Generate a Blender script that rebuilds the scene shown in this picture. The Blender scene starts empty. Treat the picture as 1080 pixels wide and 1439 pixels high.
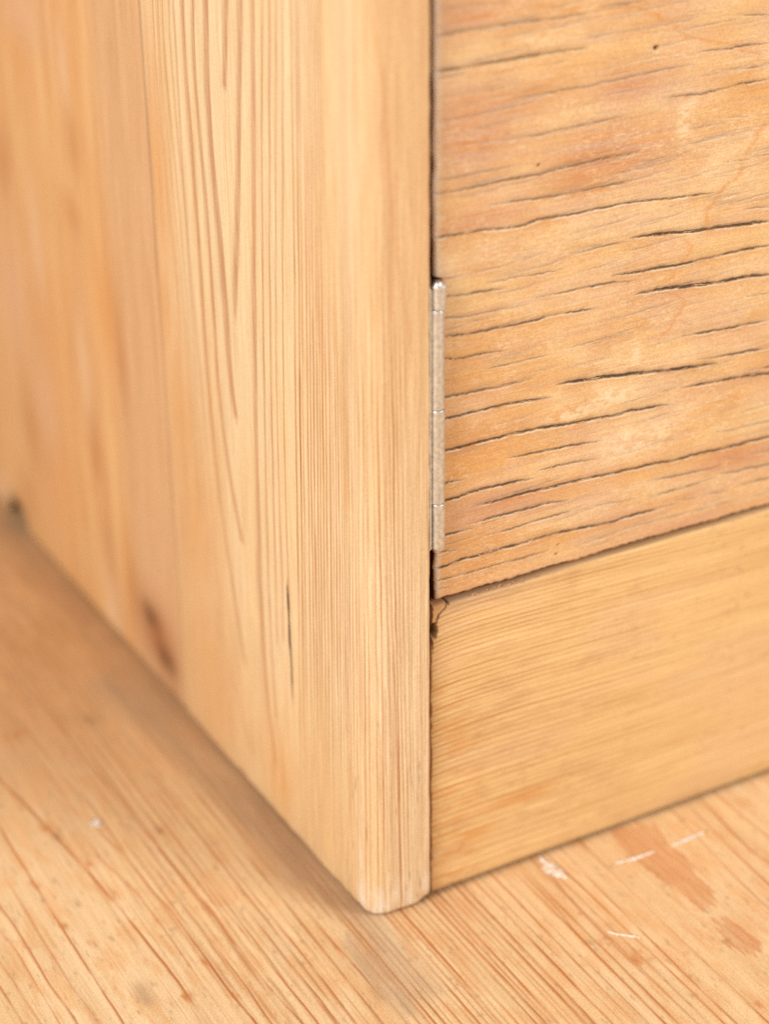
import bpy, math
import numpy as np

S = 0.001                       # everything below is measured in millimetres
scene = bpy.context.scene
col_main = scene.collection

# ------------------------------------------------------------------ camera
FPX = 2788.6
cam_d = bpy.data.cameras.new("camera")
cam = bpy.data.objects.new("camera", cam_d)
col_main.objects.link(cam)
scene.camera = cam
cam_d.sensor_fit = 'VERTICAL'
cam_d.sensor_height = 36.0
cam_d.sensor_width = 27.0
cam_d.lens = FPX / 1439.0 * 36.0
cam_d.clip_start = 0.02
cam_d.clip_end = 50.0
YAW, PITCH, ROLL = 0.508536, -0.468430, -0.0114529
from mathutils import Matrix, Vector
fw = Vector((math.sin(YAW) * math.cos(PITCH), math.cos(YAW) * math.cos(PITCH), math.sin(PITCH)))
rt = fw.cross(Vector((0, 0, 1))).normalized()
up = rt.cross(fw)
r2 = math.cos(ROLL) * rt + math.sin(ROLL) * up
u2 = -math.sin(ROLL) * rt + math.cos(ROLL) * up
M = Matrix.Identity(4)
for i in range(3):
    M[i][0], M[i][1], M[i][2] = r2[i], u2[i], -fw[i]
M[0][3], M[1][3], M[2][3] = -202.215 * S, -375.219 * S, 337.428 * S
cam.matrix_world = M
cam_d.dof.use_dof = True
cam_d.dof.focus_distance = 0.496
cam_d.dof.aperture_fstop = 6.2
cam_d.dof.aperture_blades = 9

# ------------------------------------------------------------------ light
world = bpy.data.worlds.new("World")
scene.world = world
world.use_nodes = True
bg = world.node_tree.nodes["Background"]
bg.inputs[0].default_value = (1.0, 0.985, 0.96, 1)
bg.inputs[1].default_value = 0.51

def area(name, loc, target, size, size_y, power, color):
    ld = bpy.data.lights.new(name, 'AREA')
    ld.shape = 'RECTANGLE'
    ld.size, ld.size_y = size, size_y
    ld.energy = power
    ld.color = color
    o = bpy.data.objects.new(name, ld)
    col_main.objects.link(o)
    o.location = loc
    o.rotation_euler = (Vector(target) - Vector(loc)).to_track_quat('-Z', 'Y').to_euler()
    return o
area("window_light", (-1.15, -0.45, 0.75), (0.0, 0.0, 0.12), 0.7, 0.8, 19.0, (1.0, 0.97, 0.93))
area("room_light", (0.85, -1.15, 0.85), (0.0, 0.0, 0.05), 0.45, 0.45, 13.0, (1.0, 0.97, 0.93))

scene.view_settings.view_transform = 'Standard'
scene.view_settings.look = 'None'
scene.view_settings.exposure = 0.06
scene.view_settings.gamma = 1.0
scene.cycles.use_denoising = False
scene.cycles.max_bounces = 6

# ------------------------------------------------------------------ measured marks (mm)
DOOR_CRACKS=[(0.4,0.42,[(22.05,233.14),(25.72,233.37),(31.89,233.48),(38.13,233.59),(45.3,233.6),(53.0,233.37),(61.7,233.22)]),(0.49,0.6,[(21.25,225.33),(27.83,225.34),(34.07,225.4),(40.39,225.46),(48.94,225.6),(55.44,225.67),(62.04,225.36)]),(0.31,0.25,[(23.66,239.01),(27.72,238.94),(33.89,238.66),(40.13,238.45)]),(0.31,0.22,[(32.06,219.01),(37.12,219.21),(44.8,219.61)]),(0.27,0.4,[(42.73,216.24),(51.39,216.31),(57.09,216.62),(63.76,216.44),(65.98,216.88),(72.76,216.89),(79.6,217.28),(86.53,217.49),(93.57,217.43)]),(0.31,0.38,[(67.37,234.53),(71.82,234.37),(78.57,234.3)]),(0.31,0.55,[(107.01,227.58),(111.87,227.07),(115.79,226.71)]),(0.22,0.62,[(95.71,220.27),(102.88,219.91),(107.69,219.95),(112.54,220.02),(116.48,219.71)]),(0.16,0.38,[(100.41,215.06),(106.71,214.6),(113.07,214.33),(117.01,214.31)]),(0.2,0.62,[(86.54,210.42),(92.21,210.2),(97.0,209.8),(99.85,210.1),(104.67,210.21),(108.52,210.65),(113.43,210.57),(117.37,210.62)]),(0.16,0.4,[(106.43,206.63),(109.88,206.42)]),(0.16,0.28,[(83.15,226.56),(87.33,226.23)]),(0.33,0.4,[(39.91,207.03),(45.11,206.98),(49.49,206.89),(56.12,207.02),(62.81,207.35),(66.43,207.39),(70.05,207.62),(74.64,207.52)]),(0.27,0.32,[(22.54,200.43),(25.91,200.26),(32.29,200.36),(38.74,200.45),(44.4,200.69)]),(0.31,0.6,[(23.39,197.11),(29.76,197.0),(36.63,197.2),(43.16,197.27),(49.78,197.16),(54.22,197.6),(60.95,197.87),(66.4,198.18),(71.45,198.16),(78.4,198.25)]),(0.27,0.55,[(37.59,192.08),(43.29,191.89),(49.95,191.35),(55.79,191.15),(61.22,191.22),(66.71,191.3),(71.8,191.25),(76.94,191.2)]),(0.22,0.3,[(22.13,192.04),(25.96,191.58)]),(0.2,0.25,[(32.2,207.27),(36.47,206.99)]),(0.18,0.6,[(94.26,201.72),(99.56,201.72),(104.44,201.47)]),(0.11,0.4,[(104.32,202.79),(112.24,202.15)]),(0.09,0.35,[(103.71,198.44),(109.66,197.82)]),(0.18,0.42,[(80.44,195.57),(83.27,195.52),(87.53,195.65)]),(0.18,0.62,[(105.27,191.58),(108.74,191.44),(112.25,191.17)]),(0.16,0.75,[(114.48,191.43),(119.26,191.42)]),(0.11,0.3,[(101.61,188.2),(107.06,187.93)]),(0.24,0.75,[(23.0,186.56),(28.13,186.41),(34.63,186.23),(41.22,185.66),(46.54,185.51),(50.11,186.06),(56.88,185.87),(61.44,185.88),(66.96,185.93),(71.61,185.93),(75.35,186.02),(81.51,185.54),(88.72,184.98),(95.05,184.49),(101.94,184.07)]),(0.18,0.62,[(113.7,178.05),(117.02,177.82),(120.62,177.55)]),(0.22,0.35,[(23.02,176.29),(26.05,176.19),(29.09,176.09)]),(0.18,0.35,[(33.01,176.57),(36.54,176.19)]),(0.2,0.55,[(37.03,173.04),(41.49,172.59),(42.38,172.95),(48.24,172.52),(52.78,172.47),(57.83,172.46)]),(0.27,0.65,[(25.2,171.55),(30.44,171.01),(33.96,171.04),(40.63,170.76)]),(0.2,0.45,[(24.36,166.35),(29.62,165.7),(34.92,165.65),(39.39,165.57),(47.08,164.86)]),(0.18,0.78,[(50.68,166.6),(56.2,166.43),(60.37,166.28),(64.58,166.29),(67.87,166.15),(73.09,165.98),(78.39,165.39)]),(0.09,0.3,[(44.91,179.31),(50.32,178.92)]),(0.16,0.5,[(60.93,175.8),(65.56,175.76),(67.41,176.11),(71.17,175.96),(75.42,176.01),(78.28,175.7)]),(0.49,0.95,[(78.47,176.69),(84.48,176.23),(89.34,175.78),(94.26,175.24),(101.71,174.64),(109.23,174.36),(116.89,173.78),(121.02,173.48)]),(0.31,0.85,[(73.47,167.98),(80.2,167.33),(85.04,167.26),(92.41,166.72),(97.35,166.77),(102.31,166.99),(108.85,167.06),(112.41,167.05),(117.53,166.98),(121.67,166.87)]),(0.49,1.0,[(81.02,161.63),(86.88,161.34),(92.81,160.96),(97.81,160.51),(105.41,159.83),(110.5,159.72),(115.65,159.52),(122.45,158.85)]),(0.2,0.7,[(116.68,154.0),(120.34,153.72),(122.96,153.65)]),(0.2,0.88,[(96.28,147.27),(103.93,146.71),(111.67,146.32),(116.86,146.28),(123.74,145.79)]),(0.24,0.72,[(24.38,161.74),(29.22,161.15),(34.99,160.78),(40.83,160.69),(46.27,160.73),(50.85,160.63),(52.69,160.88),(57.78,160.9),(62.47,160.51),(68.62,160.2)]),(0.2,0.7,[(24.4,155.86),(29.71,155.14),(35.07,155.16),(40.95,154.63)]),(0.13,0.58,[(36.49,151.02),(42.86,150.7),(48.83,150.68),(53.94,150.65)]),(0.18,0.4,[(24.42,150.12),(26.2,149.82)]),(0.36,0.68,[(24.66,145.94),(30.7,145.64),(35.21,145.6),(39.77,145.09),(43.89,145.24),(48.52,145.28)]),(0.27,0.8,[(24.69,140.3),(28.5,140.06),(31.2,140.2),(33.92,140.17),(38.49,140.11),(43.08,140.13),(49.13,139.63),(54.78,139.22)]),(0.44,1.0,[(57.99,142.15),(63.23,141.86),(67.57,141.35),(69.5,141.36),(74.38,140.73),(80.31,140.01),(86.3,139.25),(91.86,138.49),(95.41,138.16),(100.54,137.73),(106.49,137.12)]),(0.31,0.92,[(25.17,131.73),(30.84,131.45),(35.41,131.65),(40.02,131.42),(44.2,131.74),(51.72,131.28),(56.48,130.96),(61.29,130.37),(66.13,130.14),(70.03,129.9),(73.47,129.78),(76.44,129.54),(78.89,129.87),(83.9,129.4),(88.44,129.13),(92.01,128.68)]),(0.2,0.85,[(101.94,139.42),(109.73,138.66),(114.95,138.55),(120.24,138.24),(124.51,137.89)]),(0.2,0.7,[(119.18,132.61),(125.07,132.16)]),(0.31,0.9,[(97.85,132.52),(102.5,132.18),(107.7,131.85),(112.94,131.6),(118.25,131.22),(125.25,130.39)]),(0.2,0.36,[(107.32,117.21),(115.86,116.38),(122.3,116.28),(126.64,116.22)]),(0.16,0.82,[(44.34,125.19),(49.54,124.81),(54.3,124.68),(61.53,124.15),(70.33,123.4)]),(0.16,0.8,[(53.02,119.55),(59.28,119.36),(64.64,119.09),(70.56,118.64)]),(0.2,0.7,[(24.99,122.96),(29.55,122.7)]),(0.27,0.85,[(25.01,117.95),(28.67,117.89),(30.97,118.28),(35.6,118.34),(40.27,118.28),(45.45,118.09),(50.21,117.71)]),(0.31,0.85,[(33.79,114.39),(39.4,114.07),(45.07,114.19),(49.83,114.1),(57.06,113.86),(61.92,113.78),(66.83,113.69),(70.8,113.39),(76.8,113.05),(83.37,112.72),(88.46,112.72),(96.23,111.99),(101.42,112.13),(109.36,111.62),(114.7,111.38),(120.06,111.42),(127.13,111.17)]),(0.2,0.9,[(25.51,108.33),(32.0,108.27)]),(0.18,0.85,[(32.92,109.5),(38.07,109.72),(42.79,109.62),(48.52,109.5),(54.78,109.38),(61.13,108.85)]),(0.11,0.7,[(37.67,105.11),(42.89,104.86),(48.63,105.17),(54.91,105.35),(62.25,105.28)]),(0.29,0.9,[(22.77,99.43),(26.48,99.76),(29.74,100.14),(35.86,99.93),(40.6,100.01),(45.39,99.87),(52.64,100.0),(57.52,100.08),(64.94,99.74),(71.47,98.96),(76.53,98.8),(81.61,98.89),(86.74,98.97),(91.67,98.79)]),(0.22,0.7,[(91.91,99.05),(97.14,98.9)]),(0.24,0.7,[(99.47,99.39),(103.47,98.95)]),(0.24,0.62,[(107.73,98.82),(114.18,98.63)]),(0.27,0.5,[(117.41,98.78),(123.95,98.83),(128.36,98.71)]),(0.22,0.55,[(88.26,107.69),(92.91,107.47),(99.18,107.09),(107.11,106.64),(111.36,106.69)]),(0.22,0.42,[(113.4,107.84),(119.39,106.96)]),(0.27,0.6,[(122.04,107.55),(127.51,107.29)]),(0.11,0.5,[(71.2,104.82),(79.8,104.02),(84.41,103.54)]),(0.2,0.6,[(88.03,103.09),(93.21,103.05),(99.47,103.03),(108.95,103.5)]),(0.24,0.6,[(111.03,104.17),(117.0,103.42),(121.89,103.31),(127.95,102.89)]),(0.18,0.3,[(80.79,95.34),(85.91,95.65),(92.16,95.2),(100.05,95.06),(108.06,94.68),(118.85,94.81)]),(0.13,0.62,[(23.01,95.96),(31.19,95.74),(36.87,95.77),(43.08,95.67),(47.91,95.51),(55.22,95.61)]),(0.09,0.6,[(22.79,93.52),(26.52,93.15)]),(0.27,0.6,[(25.07,103.98),(27.39,103.35)])]
DOOR_ARCS=[(0.27,0.6,[(65.16,234.61),(69.63,233.72),(76.37,233.28),(81.01,231.45),(83.4,229.87),(87.2,228.11),(89.21,225.81),(91.17,224.44),(97.89,222.65),(106.67,220.58)]),(0.22,0.45,[(106.79,219.22),(111.73,218.19),(113.82,216.76),(112.52,214.99),(110.93,213.64),(110.83,212.1)]),(0.4,0.5,[(110.04,210.05),(113.56,209.17),(117.53,209.02)]),(0.31,0.65,[(118.4,200.13),(115.09,198.21),(114.78,196.25),(112.08,193.02),(111.94,191.83)]),(0.31,0.65,[(110.28,190.87),(111.17,189.31),(109.64,186.9),(106.25,185.81),(103.98,183.33),(103.11,181.83),(100.77,180.17),(100.47,177.75),(101.02,177.04),(101.59,176.11)]),(0.27,0.55,[(93.88,173.74),(96.52,171.19),(95.21,168.92),(94.3,167.84)]),(0.27,0.5,[(92.45,166.08),(91.56,164.78),(89.7,163.24),(91.78,161.58)]),(0.27,0.5,[(89.9,160.25),(93.46,158.71),(95.61,156.59),(94.72,155.05),(92.37,152.95),(91.54,150.53),(90.1,149.75),(87.28,147.31)]),(0.18,0.35,[(114.74,129.04),(115.94,127.41),(113.95,126.02)]),(0.2,0.3,[(48.61,236.75),(55.1,235.27),(61.62,235.21)])]
DOOR_HOLES=[(82.37,223.01,0.67,0.54),(50.02,199.61,0.4,0.35),(58.47,94.03,0.36,0.3),(58.87,96.72,0.29,0.23)]
DOOR_PALE=[(91.97,203.63,2.39,6.81),(93.81,207.84,2.61,2.48),(99.68,206.22,1.98,1.79),(81.02,144.72,1.35,3.56),(74.66,135.22,9.01,3.6),(48.82,229.59,3.89,1.3),(82.3,222.01,0.84,0.34),(61.19,133.02,9.91,3.57),(82.88,121.11,13.97,5.17),(39.26,172.42,2.42,0.54)]
DOOR_RED=[(32.81,209.4,13.6,10.09),(30.61,237.14,11.25,3.94),(68.85,199.63,16.93,7.07),(35.03,188.67,11.93,2.44),(40.37,112.93,12.96,3.23),(117.66,108.23,15.08,3.48),(99.79,91.3,14.8,2.21),(76.29,214.9,8.39,3.44)]
SIDE_LINES={'seam': (0.12,0.5,[(6.3,-63.45),(22.1,-64.38),(36.57,-64.91),(61.43,-63.06),(79.84,-62.86),(85.22,-63.69),(100.76,-63.57),(119.86,-64.55),(130.64,-63.9),(137.75,-64.48),(149.43,-63.71),(160.16,-63.89),(173.85,-63.73),(181.51,-63.97),(196.31,-63.84),(210.6,-62.7),(214.53,-62.48)]),'A': (1.3,0.85,[(119.68,-65.0),(130.54,-66.97),(138.58,-67.88),(146.54,-68.78),(156.39,-69.02),(168.48,-68.99),(177.8,-70.52),(183.17,-71.63),(189.67,-72.59),(197.28,-72.55),(208.4,-72.51),(219.57,-72.02),(230.23,-71.16)]),'B': (0.9,0.85,[(82.71,-65.33),(92.25,-68.22),(99.77,-71.07),(109.92,-73.17),(118.12,-74.54),(131.32,-76.22),(141.74,-76.38),(149.91,-76.78),(162.21,-76.23),(172.11,-76.39),(181.61,-77.44),(183.96,-79.34),(191.6,-79.71),(199.27,-79.62),(206.72,-79.98),(217.88,-79.43),(228.76,-79.05)]),'C': (0.85,0.8,[(41.7,-66.95),(50.1,-69.45),(57.13,-71.78),(65.69,-73.24),(74.41,-74.66),(79.71,-75.96),(88.08,-77.85),(96.15,-79.74),(106.86,-80.85),(117.55,-81.6),(125.81,-82.79),(133.28,-83.0),(141.62,-83.41),(149.81,-83.32),(160.1,-83.18),(170.14,-83.28),(179.89,-83.83),(186.42,-85.22),(194.11,-85.56),(202.08,-85.84),(212.96,-85.71),(220.13,-86.05),(227.56,-85.48)]),'D': (0.8,0.5,[(12.58,-63.36),(16.57,-66.78),(23.1,-71.39),(25.79,-75.44),(37.29,-78.59),(54.95,-81.5),(79.28,-84.02),(100.75,-86.25),(120.87,-87.58),(135.52,-88.55),(147.58,-90.26),(157.94,-90.3),(174.33,-89.97),(184.86,-91.28),(196.45,-91.51),(206.28,-91.95),(215.29,-92.02),(226.47,-91.33)]),'R0': (1.3,0.8,[(149.5,-63.49),(162.98,-61.06),(175.22,-58.99),(187.06,-57.18),(197.57,-55.93),(209.32,-54.36),(219.8,-53.32),(233.87,-51.54)]),'R00': (1.4,0.8,[(210.05,-62.76),(216.46,-61.66),(223.62,-60.69),(232.39,-59.55)]),'R1': (1.0,0.75,[(17.47,-48.67),(34.37,-52.74),(44.68,-54.14),(58.7,-54.3),(70.3,-54.19),(83.85,-54.12),(89.65,-53.83),(104.88,-53.79),(119.71,-53.76),(138.04,-51.9),(154.71,-50.21),(170.3,-49.62),(189.57,-47.89),(199.72,-47.37),(211.08,-46.73),(235.18,-44.53)]),'R2': (0.55,0.75,[(34.49,-48.26),(59.37,-49.38),(85.11,-49.03),(98.33,-48.79),(115.76,-48.19),(139.9,-46.78),(160.03,-45.68),(190.76,-43.46),(200.86,-42.79),(236.1,-39.58)]),'R3': (0.5,0.75,[(61.45,-45.3),(91.63,-44.67),(113.22,-43.8),(141.34,-42.79),(161.36,-41.57),(191.83,-39.49),(236.77,-35.99)]),'R4': (0.5,0.7,[(63.5,-41.27),(93.31,-40.97),(114.63,-40.39),(142.54,-39.47),(166.19,-38.23),(192.78,-35.98),(237.41,-32.51)]),'R5': (0.45,0.7,[(74.43,-37.11),(95.1,-37.02),(116.13,-36.78),(144.95,-35.48),(155.79,-35.07),(193.77,-32.27),(238.03,-29.23)]),'crack': (0.22,1,[(50.22,-37.31),(57.28,-37.25),(64.69,-37.62),(71.49,-37.73),(81.58,-38.07)]),'E0': (0.6,0.45,[(86.02,-89.41),(107.9,-90.39),(129.32,-90.68),(150.02,-90.97),(169.86,-91.87),(188.98,-93.22),(207.53,-94.7),(225.92,-94.29)]),'E1': (0.6,0.4,[(84.91,-92.02),(106.73,-93.39),(128.2,-93.84),(148.96,-94.28),(168.82,-95.55),(187.98,-97.27),(206.67,-98.7),(225.19,-98.22)]),'E2': (0.6,0.35,[(83.98,-94.18),(105.76,-95.88),(127.27,-96.47),(148.09,-97.04),(167.95,-98.62),(187.13,-100.64),(205.94,-102.03),(224.58,-101.49)]),'E3': (0.6,0.3,[(83.05,-96.36),(104.78,-98.39),(126.34,-99.12),(147.21,-99.82),(167.07,-101.72),(186.28,-104.05),(205.21,-105.4),(223.97,-104.8)]),'F1': (0.28,0.7,[(10.88,10.22),(31.7,9.99),(56.11,9.81),(85.68,9.7)]),'F2': (0.3,0.8,[(14.52,12.33),(32.36,11.93),(55.59,11.38),(85.32,10.92)]),'F3': (0.3,0.6,[(20.75,8.62),(43.38,8.45),(65.14,8.29)]),'F4': (0.3,0.5,[(16.45,6.83),(43.64,6.76),(73.8,6.74)]),'F5': (0.3,0.6,[(10.96,2.54),(31.65,2.44),(64.83,3.03),(94.09,3.72)]),'F6': (0.25,0.5,[(47.2,2.26),(64.49,2.13),(99.75,2.37)]),'G1': (0.5,0.45,[(167.96,15.68),(178.72,14.23),(191.1,11.72),(207.71,11.16),(223.86,9.9),(231.82,8.28),(241.06,6.69)]),'G2': (0.35,0.3,[(165.4,10.91),(196.17,11.4),(212.55,11.2)])}
JOINT=[(222.17,117.46),(198.93,117.76),(169.65,117.3),(146.7,116.43),(114.53,116.78),(84.05,117.32),(51.12,117.69),(34.97,115.18)]
SIDE_BLOBS={'pink': [(282.85,6.9,11.45,11.02),(212.16,200.23,25.38,11.56),(105.92,174.75,14.43,19.02),(246.79,96.36,18.87,35.38),(226.75,66.6,14.72,30.06)],'knot': [(141.57,23.18,4.89,3.98),(130.3,12.41,5.37,4.0)],'knotbody': [(136.24,17.48,8.42,10.9)],'brown': [(178.87,64.46,5.27,11.77),(174.75,32.44,5.98,17.72),(177.13,168.8,7.26,11.69),(182.98,144.94,7.51,7.34),(154.34,26.13,6.31,17.46),(253.44,17.09,8.2,16.52),(149.94,109.46,4.7,22.8),(126.84,1.82,8.29,5.79),(245.24,146.98,10.29,15.94),(241.29,50.25,10.86,18.62)],'orange': [(221.12,89.48,28.02,34.7),(217.96,190.32,10.61,11.86),(196.74,-8.36,28.04,19.4),(218.87,42.84,21.75,18.36),(159.14,120.19,10.68,20.08)],'pale': [(183.42,92.75,6.52,18.96),(179.95,189.67,4.82,13.59),(174.36,8.34,6.74,18.41),(218.83,125.14,7.0,21.48)],'frontorange': [(112.08,175.09,6.95,30.17),(114.93,136.98,7.23,20.68),(106.43,102.82,10.29,26.7),(100.08,75.81,12.83,22.61),(93.97,23.37,13.11,24.54),(49.7,13.77,9.25,15.54)],'frontgrey': [(82.41,29.54,6.12,13.15),(58.7,42.21,3.76,14.98),(69.37,15.81,5.94,5.25),(91.25,46.85,5.18,7.72)],'notch': [(267.65,-2.67,13.64,4.79)]}
FLOOR_LINES=[(0.35,0.9,[(1.67,-54.41),(17.8,-54.67),(30.72,-55.39),(45.02,-55.76),(57.13,-57.27),(69.81,-58.11),(83.57,-60.06),(99.07,-60.95),(111.93,-63.05)]),(0.3,0.8,[(-5.8,-72.59),(9.15,-72.31),(23.18,-72.68),(38.68,-72.73),(51.92,-71.4),(68.82,-71.42),(88.89,-71.26)]),(0.2,0.7,[(2.75,-82.53),(17.46,-83.29),(29.19,-83.02),(45.71,-83.0),(54.58,-83.49)]),(0.16,0.5,[(3.15,-86.43),(15.41,-86.42),(33.99,-86.05),(44.85,-86.96)]),(0.18,0.7,[(4.58,-90.5),(14.21,-90.95),(23.85,-90.93),(32.11,-91.51)]),(0.16,0.6,[(7.81,-94.46),(23.12,-94.71)]),(0.18,0.45,[(3.86,-78.0),(13.86,-78.76),(31.64,-78.48),(47.16,-78.16)]),(0.25,0.6,[(15.88,-44.27),(30.55,-44.04),(39.91,-45.08),(60.64,-45.39),(71.12,-47.03)]),(0.33,0.7,[(22.85,-34.49),(33.91,-34.76),(52.59,-35.6),(72.27,-36.47),(97.26,-35.67),(112.52,-36.52),(136.47,-36.45)]),(0.27,0.4,[(80.66,-44.49),(97.92,-45.77),(115.32,-45.96),(129.35,-46.3)]),(0.23,0.6,[(9.66,-40.65),(17.72,-40.27),(36.03,-40.31),(51.04,-40.9)]),(0.23,0.5,[(2.53,-49.12),(22.67,-48.79),(39.94,-48.93),(58.41,-51.56)]),(0.18,0.8,[(-27.28,-33.94),(-13.83,-34.95),(-2.97,-35.25),(8.97,-35.22),(21.36,-35.18)]),(0.18,0.7,[(-30.16,-30.43),(-20.72,-30.56),(-5.55,-30.81),(5.62,-31.05),(22.05,-31.33)]),(0.21,0.95,[(-20.66,-43.9),(-10.12,-44.35),(-0.46,-44.25)]),(0.16,0.8,[(-19.27,-40.45),(-9.16,-39.97),(2.51,-40.02)]),(0.16,0.6,[(-31.56,-22.19),(-17.05,-21.81),(1.1,-21.66),(20.55,-21.96)]),(0.21,0.7,[(-31.75,-26.23),(-22.58,-25.87),(-5.51,-26.19)]),(0.17,0.8,[(-18.25,-12.04),(-6.1,-12.49)]),(0.22,0.6,[(-37.15,50.97),(-26.71,51.18),(-11.75,52.91)]),(0.22,0.75,[(-85.76,67.21),(-80.91,66.13),(-72.52,66.51),(-63.28,67.39),(-55.05,67.32),(-44.62,68.73),(-37.27,67.66),(-28.09,67.12),(-13.46,68.25),(-0.28,69.34)]),(0.2,0.65,[(-80.25,59.16),(-68.99,60.44),(-59.19,60.34),(-49.09,60.24),(-39.88,60.56),(-29.17,60.46),(-15.67,61.4),(-1.6,62.38)]),(0.18,0.65,[(-72.43,44.23),(-60.53,44.35),(-45.47,44.51),(-32.8,45.1),(-21.12,46.63)]),(0.26,0.6,[(-50.72,95.82),(-44.54,95.4),(-35.2,96.71),(-29.29,97.24),(-12.55,99.74),(-2.74,100.1)]),(0.27,0.6,[(-42.61,102.44),(-31.61,103.02),(-15.38,104.6),(-2.69,105.84)]),(0.27,0.7,[(-34.93,108.71),(-29.13,107.81),(-15.86,109.19),(-1.25,111.24)]),(0.28,0.55,[(-25.53,116.38),(-14.33,116.11),(-1.99,116.46)])]
FLOOR_KNOTS=[[(78.83,-0.36),(84.81,-1.64),(92.29,-3.79),(89.39,-15.2),(90.44,-21.13),(87.78,-30.0),(87.2,-37.78),(82.5,-42.97),(79.23,-42.04),(79.12,-36.07),(78.14,-28.47),(76.79,-18.43),(77.79,-9.51)],[(79.33,-47.92),(83.1,-48.18),(84.14,-53.58),(84.64,-59.54),(82.53,-62.97),(78.79,-63.55),(76.68,-60.49),(76.5,-55.75)]]
FLOOR_MARKS={'grey': [[(-1.01,64.95),(-3.89,23.37),(-0.78,-3.46),(-2.25,-32.28)],[(-14.72,146.33),(-10.95,114.98),(-7.99,64.87),(-7.3,25.35)],[(-8.52,-5.79),(-11.44,-30.08)],[(-63.89,5.07),(-64.0,-1.15)],[(-6.46,-13.68),(-8.64,-37.89)]],'spot': [(-72.38,51.54,1.01,1.47),(-64.99,45.1,1.34,1.74),(-82.3,46.7,0.83,1.15),(-67.73,-3.93,0.47,0.49),(-26.67,128.89,3.86,3.81),(-31.84,64.6,1.41,1.89),(28.71,-17.14,1.65,1.02),(-58.72,76.31,1.76,2.56)],'orange': [(-60.3,82.38,2.13,2.28),(-71.61,59.09,2.04,3.0),(-55.82,59.21,2.07,2.44),(-55.08,42.92,1.68,1.74),(-71.57,37.69,1.65,1.97),(-45.07,5.45,1.45,2.06),(-68.57,27.41,0.98,1.36),(-55.3,-4.64,3.92,2.96),(53.76,-50.3,4.8,3.22),(-43.74,-9.78,2.2,2.45),(-49.76,133.02,4.77,3.04),(49.92,-39.74,2.59,1.91),(68.74,-79.69,1.24,1.26)]}
PAINT=[[(54.82,-0.68),(54.66,-7.37),(56.08,-12.65)],[(71.15,-13.98),(77.11,-14.8),(84.05,-15.03)],[(90.16,-15.13),(95.81,-14.93),(101.51,-14.72)],[(52.19,-37.16),(53.71,-39.23),(55.8,-41.13),(58.37,-43.64)],[(-48.2,77.0),(-44.9,77.2)]]
SPLIT=[(25.32,90.44),(25.23,89.64),(24.31,88.06),(22.21,86.6),(21.28,84.32),(20.58,82.44),(20.35,80.88)]

# ------------------------------------------------------------------ helpers
GAIN = 1.22
def C(r, g, b):
    v = np.array([r, g, b], float) / 255.0
    v = np.where(v <= 0.04045, v / 12.92, ((v + 0.055) / 1.055) ** 2.4)
    return v / GAIN

def vnoise(x, y, seed):
    """smooth 2-D value noise, 0..1"""
    rs = np.random.RandomState(seed)
    tab = rs.rand(256, 256)
    xi = np.floor(x).astype(int); yi = np.floor(y).astype(int)
    fx = x - xi; fy = y - yi
    fx = fx * fx * (3 - 2 * fx); fy = fy * fy * (3 - 2 * fy)
    a = tab[xi % 256, yi % 256]; b = tab[(xi + 1) % 256, yi % 256]
    c = tab[xi % 256, (yi + 1) % 256]; d = tab[(xi + 1) % 256, (yi + 1) % 256]
    return (a * (1 - fx) + b * fx) * (1 - fy) + (c * (1 - fx) + d * fx) * fy

def fnoise(x, y, seed, octs=3):
    t = 0; w = 0; a = 1.0
    for k in range(octs):
        t = t + a * vnoise(x * 2 ** k, y * 2 ** k, seed + k); w += a; a *= 0.55
    return t / w

def mixc(col, target, m):
    col += (target - col) * np.clip(m, 0, 1)[..., None]

def smooth(a, b, x):
    t = np.clip((x - a) / (b - a), 0, 1)
    return t * t * (3 - 2 * t)

def blob(A, B, lst, soft=1.0):
    m = np.zeros(np.broadcast(A, B).shape)
    for (ca, cb, ra, rb) in lst:
        d = ((A - ca) / ra) ** 2 + ((B - cb) / rb) ** 2
        m = np.maximum(m, np.exp(-d * soft))
    return m

def seg_dist(A, B, pts):
    """distance from (A,B) to a polyline"""
    best = np.full(np.broadcast(A, B).shape, 1e9)
    for (x0, y0), (x1, y1) in zip(pts[:-1], pts[1:]):
        dx, dy = x1 - x0, y1 - y0
        L2 = dx * dx + dy * dy + 1e-9
        t = np.clip(((A - x0) * dx + (B - y0) * dy) / L2, 0, 1)
        best = np.minimum(best, np.hypot(A - x0 - t * dx, B - y0 - t * dy))
    return best

def inside(A, B, poly):
    m = np.zeros(np.broadcast(A, B).shape, bool)
    n = len(poly)
    for i in range(n):
        x0, y0 = poly[i]; x1, y1 = poly[(i + 1) % n]
        if y0 == y1: continue
        c = ((y0 > B) != (y1 > B)) & (A < (x1 - x0) * (B - y0) / (y1 - y0) + x0)
        m ^= c
    return m

def curve(t, ts, us, deg=4):
    """a smooth line through hand-measured points"""
    if len(ts) > 5:
        c = np.polynomial.Polynomial.fit(ts, us, min(deg, len(ts) - 3))
        return c(np.clip(t, ts[0], ts[-1]))
    return np.interp(t, ts, us)

def steps(*segs):
    """coordinates made of (start, end, step) runs"""
    out = []
    for a, b, s in segs:
        n = max(1, int(round((b - a) / s)))
        out.append(np.linspace(a, b, n, endpoint=False))
    out.append(np.array([segs[-1][1]]))
    return np.concatenate(out)

def link(o, parent=None):
    col_main.objects.link(o)
    if parent is not None: o.parent = parent
    return o

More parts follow.
